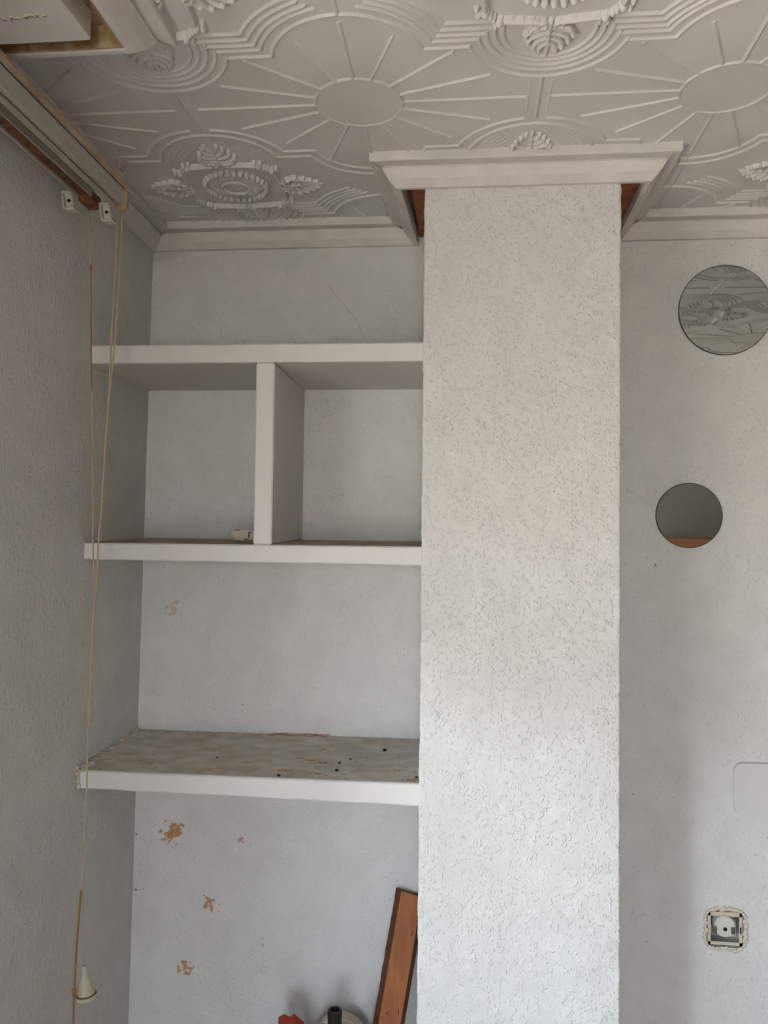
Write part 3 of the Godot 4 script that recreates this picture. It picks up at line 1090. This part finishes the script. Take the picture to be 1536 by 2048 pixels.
func make_cords() -> void:
	var z := -1.234
	var to := func(l: Array) -> Array:
		var out := []
		for q in l:
			out.append(put(Vector3(q[0], q[1], z + (q[2] if q.size() > 2 else 0.0))))
		return smooth_path(out)
	var a := [[-0.6122, 0.5356], [-0.6118, 0.5234], [-0.6058, 0.4216], [-0.6017, 0.3002], [-0.5966, 0.1716], [-0.5926, 0.0519], [-0.5901, -0.0117], [-0.5868, -0.1066], [-0.5884, -0.1698], [-0.59, -0.2327], [-0.5906, -0.3033], [-0.5902, -0.3814], [-0.5914, -0.4593], [-0.5912, -0.4981], [-0.5944, -0.5602], [-0.5985, -0.6222], [-0.6013, -0.6994], [-0.6019, -0.767], [-0.6016, -0.8068], [-0.602, -1.0]]
	var st := new_st()
	tube(st, to.call(a), 0.0012)
	var c1 := thing("pull_cord", Vector3.ZERO, "long beige pull cord from the narrow rail, knotted beside the plastic pull", "cord")
	mesh_node("strand", st, M.cord, c1)
	st = new_st()
	tube(st, to.call([[-0.6037, 0.5354, 0.003], [-0.6034, 0.5231, 0.003], [-0.6035, 0.4297, 0.003], [-0.6020, 0.4100, 0.002]]), 0.0007)
	mesh_node("strand", st, M.cord, c1)
	st = new_st()
	tube(st, to.call([[-0.6037, 0.4297, 0.003], [-0.6030, 0.40, 0.003], [-0.6000, 0.3002, 0.003], [-0.5985, 0.23, 0.001]]), 0.0011)
	lump(st, put(Vector3(-0.6038, 0.424, z + 0.003)), Vector3(0.0022, 0.007, 0.0022), 71)
	mesh_node("strand", st, M.cord_brown, c1)
	st = new_st()
	tube(st, to.call([[-0.5945, -0.5602, 0.0012], [-0.5980, -0.6222, 0.0014], [-0.6010, -0.6994, 0.0014], [-0.6016, -0.767, 0.0012], [-0.602, -0.98, 0.0012]]), 0.0017)
	lump(st, put(Vector3(-0.6014, -0.7165, z + 0.002)), Vector3(0.0045, 0.0065, 0.004), 72)
	mesh_node("strand", st, M.cord_brown, c1)
	var c2 := thing("pull_cord", Vector3.ZERO, "doubled beige cord slanting down from the deep rail to the other cord", "cord")
	st = new_st()
	tube(st, to.call([[-0.5628, 0.5383], [-0.5629, 0.5099], [-0.5646, 0.4127], [-0.5684, 0.2999], [-0.569, 0.2597], [-0.5725, 0.1716], [-0.5754, 0.0918], [-0.5785, 0.0202], [-0.581, -0.0116], [-0.582, -0.067], [-0.5850, -0.1145], [-0.5868, -0.17], [-0.588, -0.2327], [-0.5888, -0.3033]]), 0.0014)
	mesh_node("strand", st, M.cord, c2)
	st = new_st()
	tube(st, to.call([[-0.5544, 0.538], [-0.5554, 0.5097], [-0.5571, 0.4126], [-0.5625, 0.2999], [-0.5669, 0.2437], [-0.5712, 0.18], [-0.5735, 0.13]]), 0.0013)
	mesh_node("strand", st, M.cord, c2)
	# bell-shaped pull on a thin thread
	var p := thing("cord_pull", put(Vector3(-0.5835, -0.728, z - 0.004)), "ivory bell-shaped plastic pull hanging beside the knotted cord", "cord pull")
	p.rotation.z = 0.10
	st = new_st()
	lathe(st, [Vector2(0.0018, 0.050), Vector2(0.0036, 0.0495), Vector2(0.0040, 0.042), Vector2(0.0048, 0.037), Vector2(0.0075, 0.030), Vector2(0.0105, 0.018), Vector2(0.0128, 0.009), Vector2(0.0135, 0.0065), Vector2(0.0135, 0.005)], 28)
	mesh_node("bell", st, M.ivory, p)
	st = new_st()
	lathe(st, [Vector2(0.0130, 0.006), Vector2(0.0164, 0.0055), Vector2(0.0168, 0.0035), Vector2(0.0164, 0.0005), Vector2(0.0155, 0.0), Vector2(0.0, 0.0)], 28)
	mesh_node("rim", st, M.ivory, p)
	st = new_st()
	lathe(st, [Vector2(0.0132, 0.0072), Vector2(0.0142, 0.0066), Vector2(0.0146, 0.0056)], 28)
	mesh_node("groove", st, M.wood_edge, p)
	st = new_st()
	tube(st, [Vector3(0, 0.049, 0), Vector3(0.003, 0.10, 0.001), Vector3(0.010, 0.23, 0.004)], 0.0004, 5)
	mesh_node("thread", st, M.ivory, p)

# ------------------------------------------------------------------ mirrors and fittings
func make_mirrors() -> void:
	for e in [[0.476, 0.4327, 0.085, "large round mirror reflecting the embossed ceiling, next to the column"], [0.4114, 0.0478, 0.0605, "small round mirror reflecting grey wall above a brown strip"]]:
		var o := thing("round_mirror", put(Vector3(e[0], e[1], ZB)), e[3], "mirror", "round mirrors on the back wall")
		var turn := Transform3D(Basis(Vector3.RIGHT, PI * 0.5), Vector3.ZERO)
		var st := new_st()
		var r: float = e[2]
		lathe(st, [Vector2(r - 0.0012, 0.0036), Vector2(0.0, 0.0036)], 96, turn)
		mesh_node("glass", st, M.mirror, o)
		st = new_st()
		lathe(st, [Vector2(r, 0.0), Vector2(r, 0.0028), Vector2(r - 0.0012, 0.0036)], 96, turn)
		mesh_node("edge", st, M.glass_edge, o)

func make_wall_fittings() -> void:
	var o := thing("cover_plate", put(Vector3(0.5395, -0.451, ZB)), "blank square white cover plate painted over on the wall", "cover plate")
	var st := new_st()
	var outline := []
	for k in 4:
		for j in 7:
			var a := PI * 0.5 * (k + j / 6.0)
			var rr := 0.018
			var cx := 0.048 - rr
			var c := Vector2(cx * (1 if k == 0 or k == 3 else -1), cx * (1 if k < 2 else -1))
			outline.append(c + Vector2(cos(a), sin(a)) * rr)
	var layers := []
	for l in [[1.0, 0.0], [1.0, 0.005], [0.985, 0.0068], [0.96, 0.0075]]:
		var row := []
		for p in outline:
			row.append(Vector3(p.x * l[0], p.y * l[0], l[1]))
		layers.append(row)
	for i in layers.size() - 1:
		for k in outline.size():
			var k1 := (k + 1) % outline.size()
			quad_out(st, layers[i][k], layers[i][k1], layers[i + 1][k1], layers[i + 1][k], Vector3(outline[k].x, outline[k].y, 0.01))
	for k in outline.size():
		tri_out(st, Vector3(0, 0, 0.0075), layers[3][k], layers[3][(k + 1) % outline.size()], Vector3.BACK)
	mesh_node("plate", st, M.plain, o)
	# socket whose plate is gone
	var s := thing("wall_socket", put(Vector3(0.4785, -0.708, ZB)), "open wall socket without its plate, in a ragged hole", "socket")
	st = new_st()
	var r := RandomNumberGenerator.new()
	r.seed = 3
	for k in 120:
		var a := TAU * k / 120.0
		var q := Vector2(cos(a), sin(a))
		var m := 0.034 / maxf(absf(q.x), absf(q.y)) * r.randf_range(0.97, 1.14)
		m = minf(m, 0.043)
		var sz := r.randf_range(0.002, 0.0045)
		lump(st, Vector3(q.x * m, q.y * m, 0.0005), Vector3(sz, sz, 0.0018), 1500 + k)
	mesh_node("broken_plaster", st, M.mortar, s)
	st = new_st()
	# metal yoke
	for b in [[-0.031, 0.031, 0.022, 0.030], [-0.031, 0.031, -0.030, -0.024], [-0.031, -0.025, -0.030, 0.030], [0.025, 0.031, -0.030, 0.030]]:
		block(st, Vector3(b[0], b[2], -0.004), Vector3(b[1], b[3], -0.0025), 0.0004)
	mesh_node("yoke", st, M.card, s)
	st = new_st()
	lathe(st, [Vector2(0.0, 0.004), Vector2(0.0175, 0.004), Vector2(0.019, 0.0025), Vector2(0.019, -0.03)], 32, Transform3D(Basis(Vector3.RIGHT, PI * 0.5), Vector3(-0.001, 0.005, -0.002)))
	var core := mesh_node("core", st, M.plastic, s)
	st = new_st()
	lathe(st, [Vector2(0.0, 0.0046), Vector2(0.0036, 0.0046), Vector2(0.0036, 0.003)], 18, Transform3D(Basis(Vector3.RIGHT, PI * 0.5), Vector3(-0.001, 0.001, -0.002)))
	mesh_node("screw_hole", st, M.dark, core)
	for x in [-0.019, 0.013]:
		st = new_st()
		block(st, Vector3(x - 0.004, -0.007, -0.002), Vector3(x + 0.004, 0.006, 0.0025), 0.0008)
		mesh_node("clamp", st, M.metal, s)
	st = new_st()
	block(st, Vector3(0.0265, -0.008, -0.003), Vector3(0.0285, 0.004, -0.001), 0.0004)
	mesh_node("slot", st, M.dark, s)

# ------------------------------------------------------------------ loose things
func make_clutter() -> void:
	# plank leaning on the back wall
	var top := Vector3(-0.0975, -0.6705, ZB + 0.004)
	var foot := Vector3(-0.1465, -0.9795, ZB + 0.06)
	var o := thing("wooden_plank", put(foot), "orange-brown wooden plank leaning on the back wall behind the column", "plank")
	var up := (top - foot)
	var len := up.length()
	up = up.normalized()
	var out := (Vector3.BACK - up * Vector3.BACK.dot(up)).normalized()
	var side := up.cross(out)
	var bas := Basis(side, up, out)
	var st := new_st()
	var turn := Basis(up, 0.12)
	bas = turn * bas
	var noise := FastNoiseLite.new()
	noise.seed = 8
	noise.frequency = 30.0
	var hw := 0.0285
	var fw := 0.0200
	var th := 0.0160
	var rows := []
	for k in 31:
		var t := k / 30.0
		var nl := noise.get_noise_1d(t) * 0.0016
		var y0 := t * len
		var sk := 0.004 if k == 30 else 0.0
		rows.append([bas * Vector3(-hw + nl, y0 + sk * 0.3, 0.0), bas * Vector3(-hw + nl, y0 + sk * 0.3, 0.006), bas * Vector3(-fw, y0 + sk * 0.3, th), bas * Vector3(fw, y0 - sk, th), bas * Vector3(hw, y0 - sk, 0.006), bas * Vector3(hw, y0 - sk, 0.0)])
	for k in 30:
		quad_out(st, rows[k][2], rows[k][3], rows[k + 1][3], rows[k + 1][2], bas.z)
	mesh_node("face", st, M.wood, o)
	st = new_st()
	for k in 30:
		for q in [[0, 1, -bas.x], [1, 2, bas.z - bas.x], [3, 4, bas.z + bas.x], [4, 5, bas.x], [5, 0, -bas.z]]:
			quad_out(st, rows[k][q[0]], rows[k][q[1]], rows[k + 1][q[1]], rows[k + 1][q[0]], q[2])
	for e in [0, 30]:
		for q in [[0, 1, 2], [0, 2, 3], [0, 3, 4], [0, 4, 5]]:
			tri_out(st, rows[e][q[0]], rows[e][q[1]], rows[e][q[2]], bas.y if e else -bas.y)
	mesh_node("edge", st, M.wood_edge, o)
	for e in [[-0.006, 0.110, 0.7], [0.013, 0.113, 0.12], [0.013, 0.248, 0.5]]:
		var c: Vector3 = bas * Vector3(e[0], e[1], th + 0.0006)
		var d: Vector3 = bas * (Vector3(sin(e[2]), cos(e[2]), 0) * 0.0045)
		st = new_st()
		tube(st, [c - d, c, c + d + bas * Vector3(-0.002, 0.0, 0.0)], 0.0008, 6)
		mesh_node("staple", st, M.wood_edge, o)
	# things on the board below, of which only the tops show
	var b := thing("bottle", put(Vector3(-0.2195, -0.9795, -1.425)), "small dark brown bottle with a ringed neck in front of the white disc", "bottle")
	st = new_st()
	lathe(st, [Vector2(0.0, 0.0), Vector2(0.028, 0.0), Vector2(0.030, 0.003), Vector2(0.030, 0.08), Vector2(0.026, 0.102), Vector2(0.0134, 0.118), Vector2(0.0126, 0.124), Vector2(0.0120, 0.142)], 32)
	mesh_node("body", st, M.black_plastic, b)
	st = new_st()
	lathe(st, [Vector2(0.0120, 0.140), Vector2(0.0128, 0.1415), Vector2(0.0128, 0.152), Vector2(0.0114, 0.1535), Vector2(0.0080, 0.1535), Vector2(0.0074, 0.148), Vector2(0.0, 0.147)], 32)
	mesh_node("cap_ring", st, M.black_plastic, b)
	var w := thing("tape_roll", put(Vector3(-0.2205, -0.9795, -1.505)), "dirty white disc standing upright behind the bottle", "roll")
	st = new_st()
	var face := Transform3D(Basis(Vector3.RIGHT, PI * 0.5), Vector3(0, 0.050, 0.014))
	lathe(st, [Vector2(0.0, -0.026), Vector2(0.049, -0.026), Vector2(0.050, -0.024), Vector2(0.050, -0.002), Vector2(0.048, 0.0), Vector2(0.0, 0.0)], 72, face)
	mesh_node("disc", st, M.card, w)
	st = new_st()
	block(st, Vector3(-0.0300, 0.068, 0.0138), Vector3(-0.0240, 0.089, 0.0146), 0.0002, func(v: Vector3) -> Vector3: return v + Vector3((0.0785 - v.y) * 0.3, 0, 0))
	mesh_node("dark_mark", st, M.ink, w)
	var c3 := thing("folded_card", put(Vector3(-0.297, -0.9795, -1.43)), "terracotta red folded piece with a pointed top at the lower edge", "folded card")
	st = new_st()
	var pts := [Vector2(-0.034, 0.0), Vector2(0.030, 0.0), Vector2(0.019, 0.115), Vector2(0.004, 0.1365), Vector2(-0.005, 0.127), Vector2(-0.018, 0.124), Vector2(-0.030, 0.112)]
	var crease := Vector2(0.003, 0.0)
	for k in pts.size():
		var p: Vector2 = pts[k]
		var q: Vector2 = pts[(k + 1) % pts.size()]
		for zz in [0.0, -0.0025]:
			var lift := func(v: Vector2) -> Vector3:
				return Vector3(v.x, v.y, zz - absf(v.x - crease.x) * 0.9)
			tri_out(st, lift.call(Vector2(crease.x, 0.05)), lift.call(p), lift.call(q), Vector3.BACK if zz == 0.0 else Vector3.FORWARD)
		quad_out(st, Vector3(p.x, p.y, -absf(p.x - crease.x) * 0.9), Vector3(q.x, q.y, -absf(q.x - crease.x) * 0.9), Vector3(q.x, q.y, -0.0025 - absf(q.x - crease.x) * 0.9), Vector3(p.x, p.y, -0.0025 - absf(p.x - crease.x) * 0.9), Vector3(q.y - p.y, p.x - q.x, 0))
	mesh_node("sheet", st, M.terracotta, c3)
	# small printed packet by the divider
	var k1 := thing("small_packet", put(Vector3(-0.3985, -0.0112, -1.42)), "tiny pale packet with black print behind the divider edge", "packet")
	k1.rotation.y = 0.12
	st = new_st()
	var sec := []
	for j in 20:
		var a := TAU * j / 20.0
		sec.append(Vector2(0.0215 * signf(cos(a)) * pow(absf(cos(a)), 0.55), 0.0108 + 0.0106 * signf(sin(a)) * pow(absf(sin(a)), 0.6)))
	var lay := []
	for l in [[0.9, -0.012], [1.0, -0.010], [1.0, 0.010], [0.9, 0.012]]:
		var row := []
		for q in sec:
			row.append(Vector3(q.x * l[0], 0.0108 + (q.y - 0.0108) * l[0], l[1]))
		lay.append(row)
	for i in 3:
		for j in 20:
			var j1 := (j + 1) % 20
			quad_out(st, lay[i][j], lay[i][j1], lay[i + 1][j1], lay[i + 1][j], Vector3(sec[j].x, sec[j].y - 0.0108, 0.0))
	for j in 20:
		tri_out(st, Vector3(0, 0.0108, 0.012), lay[3][j], lay[3][(j + 1) % 20], Vector3.BACK)
		tri_out(st, Vector3(0, 0.0108, -0.012), lay[0][j], lay[0][(j + 1) % 20], Vector3.FORWARD)
	mesh_node("wrapper", st, M.card, k1)
	st = new_st()
	block(st, Vector3(-0.014, 0.0185, 0.0112), Vector3(-0.004, 0.0198, 0.0124), 0.0002)
	block(st, Vector3(0.011, 0.0150, 0.0116), Vector3(0.0172, 0.0163, 0.0124), 0.0002)
	block(st, Vector3(0.011, 0.0060, 0.0116), Vector3(0.0130, 0.0150, 0.0124), 0.0002)
	block(st, Vector3(0.003, 0.0025, 0.0112), Vector3(0.013, 0.0042, 0.0124), 0.0002)
	block(st, Vector3(-0.0165, 0.0042, 0.0108), Vector3(-0.0135, 0.0056, 0.0122), 0.0002)
	mesh_node("print", st, M.ink, k1)
	# dark crumbs on the third shelf
	var spots := [[-0.143, -1.475, 0.0042], [-0.212, -1.355, 0.0036], [-0.214, -1.395, 0.0026], [-0.302, -1.318, 0.0036], [-0.198, -1.418, 0.0022], [-0.432, -1.40, 0.0022], [-0.077, -1.335, 0.0030]]
	var where := ["largest dark crumb, near the back of the lowest shelf beside the column", "dark oval crumb near the front of the lowest shelf among white paint spots", "tiny dark crumb just behind the oval crumb on the lowest shelf", "flat dark crumb on the very front edge of the lowest shelf", "tiny dark crumb behind two others amid white spots of the lowest shelf", "lone tiny dark crumb on the cord side of the lowest shelf", "dark crumb on the lowest shelf touching the column"]
	for i in spots.size():
		var e: Array = spots[i]
		var u := (float(e[0]) - XL) / (CL - XL)
		var w2 := (float(e[1]) - ZB) / (-1.308 - ZB)
		var y := lerpf(lerpf(-0.3875, -0.3852, u), lerpf(-0.3975, -0.3943, u), w2) + 0.0003
		st = new_st()
		lump(st, Vector3(0, e[2] * 0.5, 0), Vector3(e[2], e[2] * 0.6, e[2] * 0.8), 1700 + i)
		var cr := mesh_node("crumb", st, M.crumb)
		cr.position = put(Vector3(e[0], y, e[1]))
		tag(cr, where[i], "crumb", "dark crumbs on the lowest shelf")
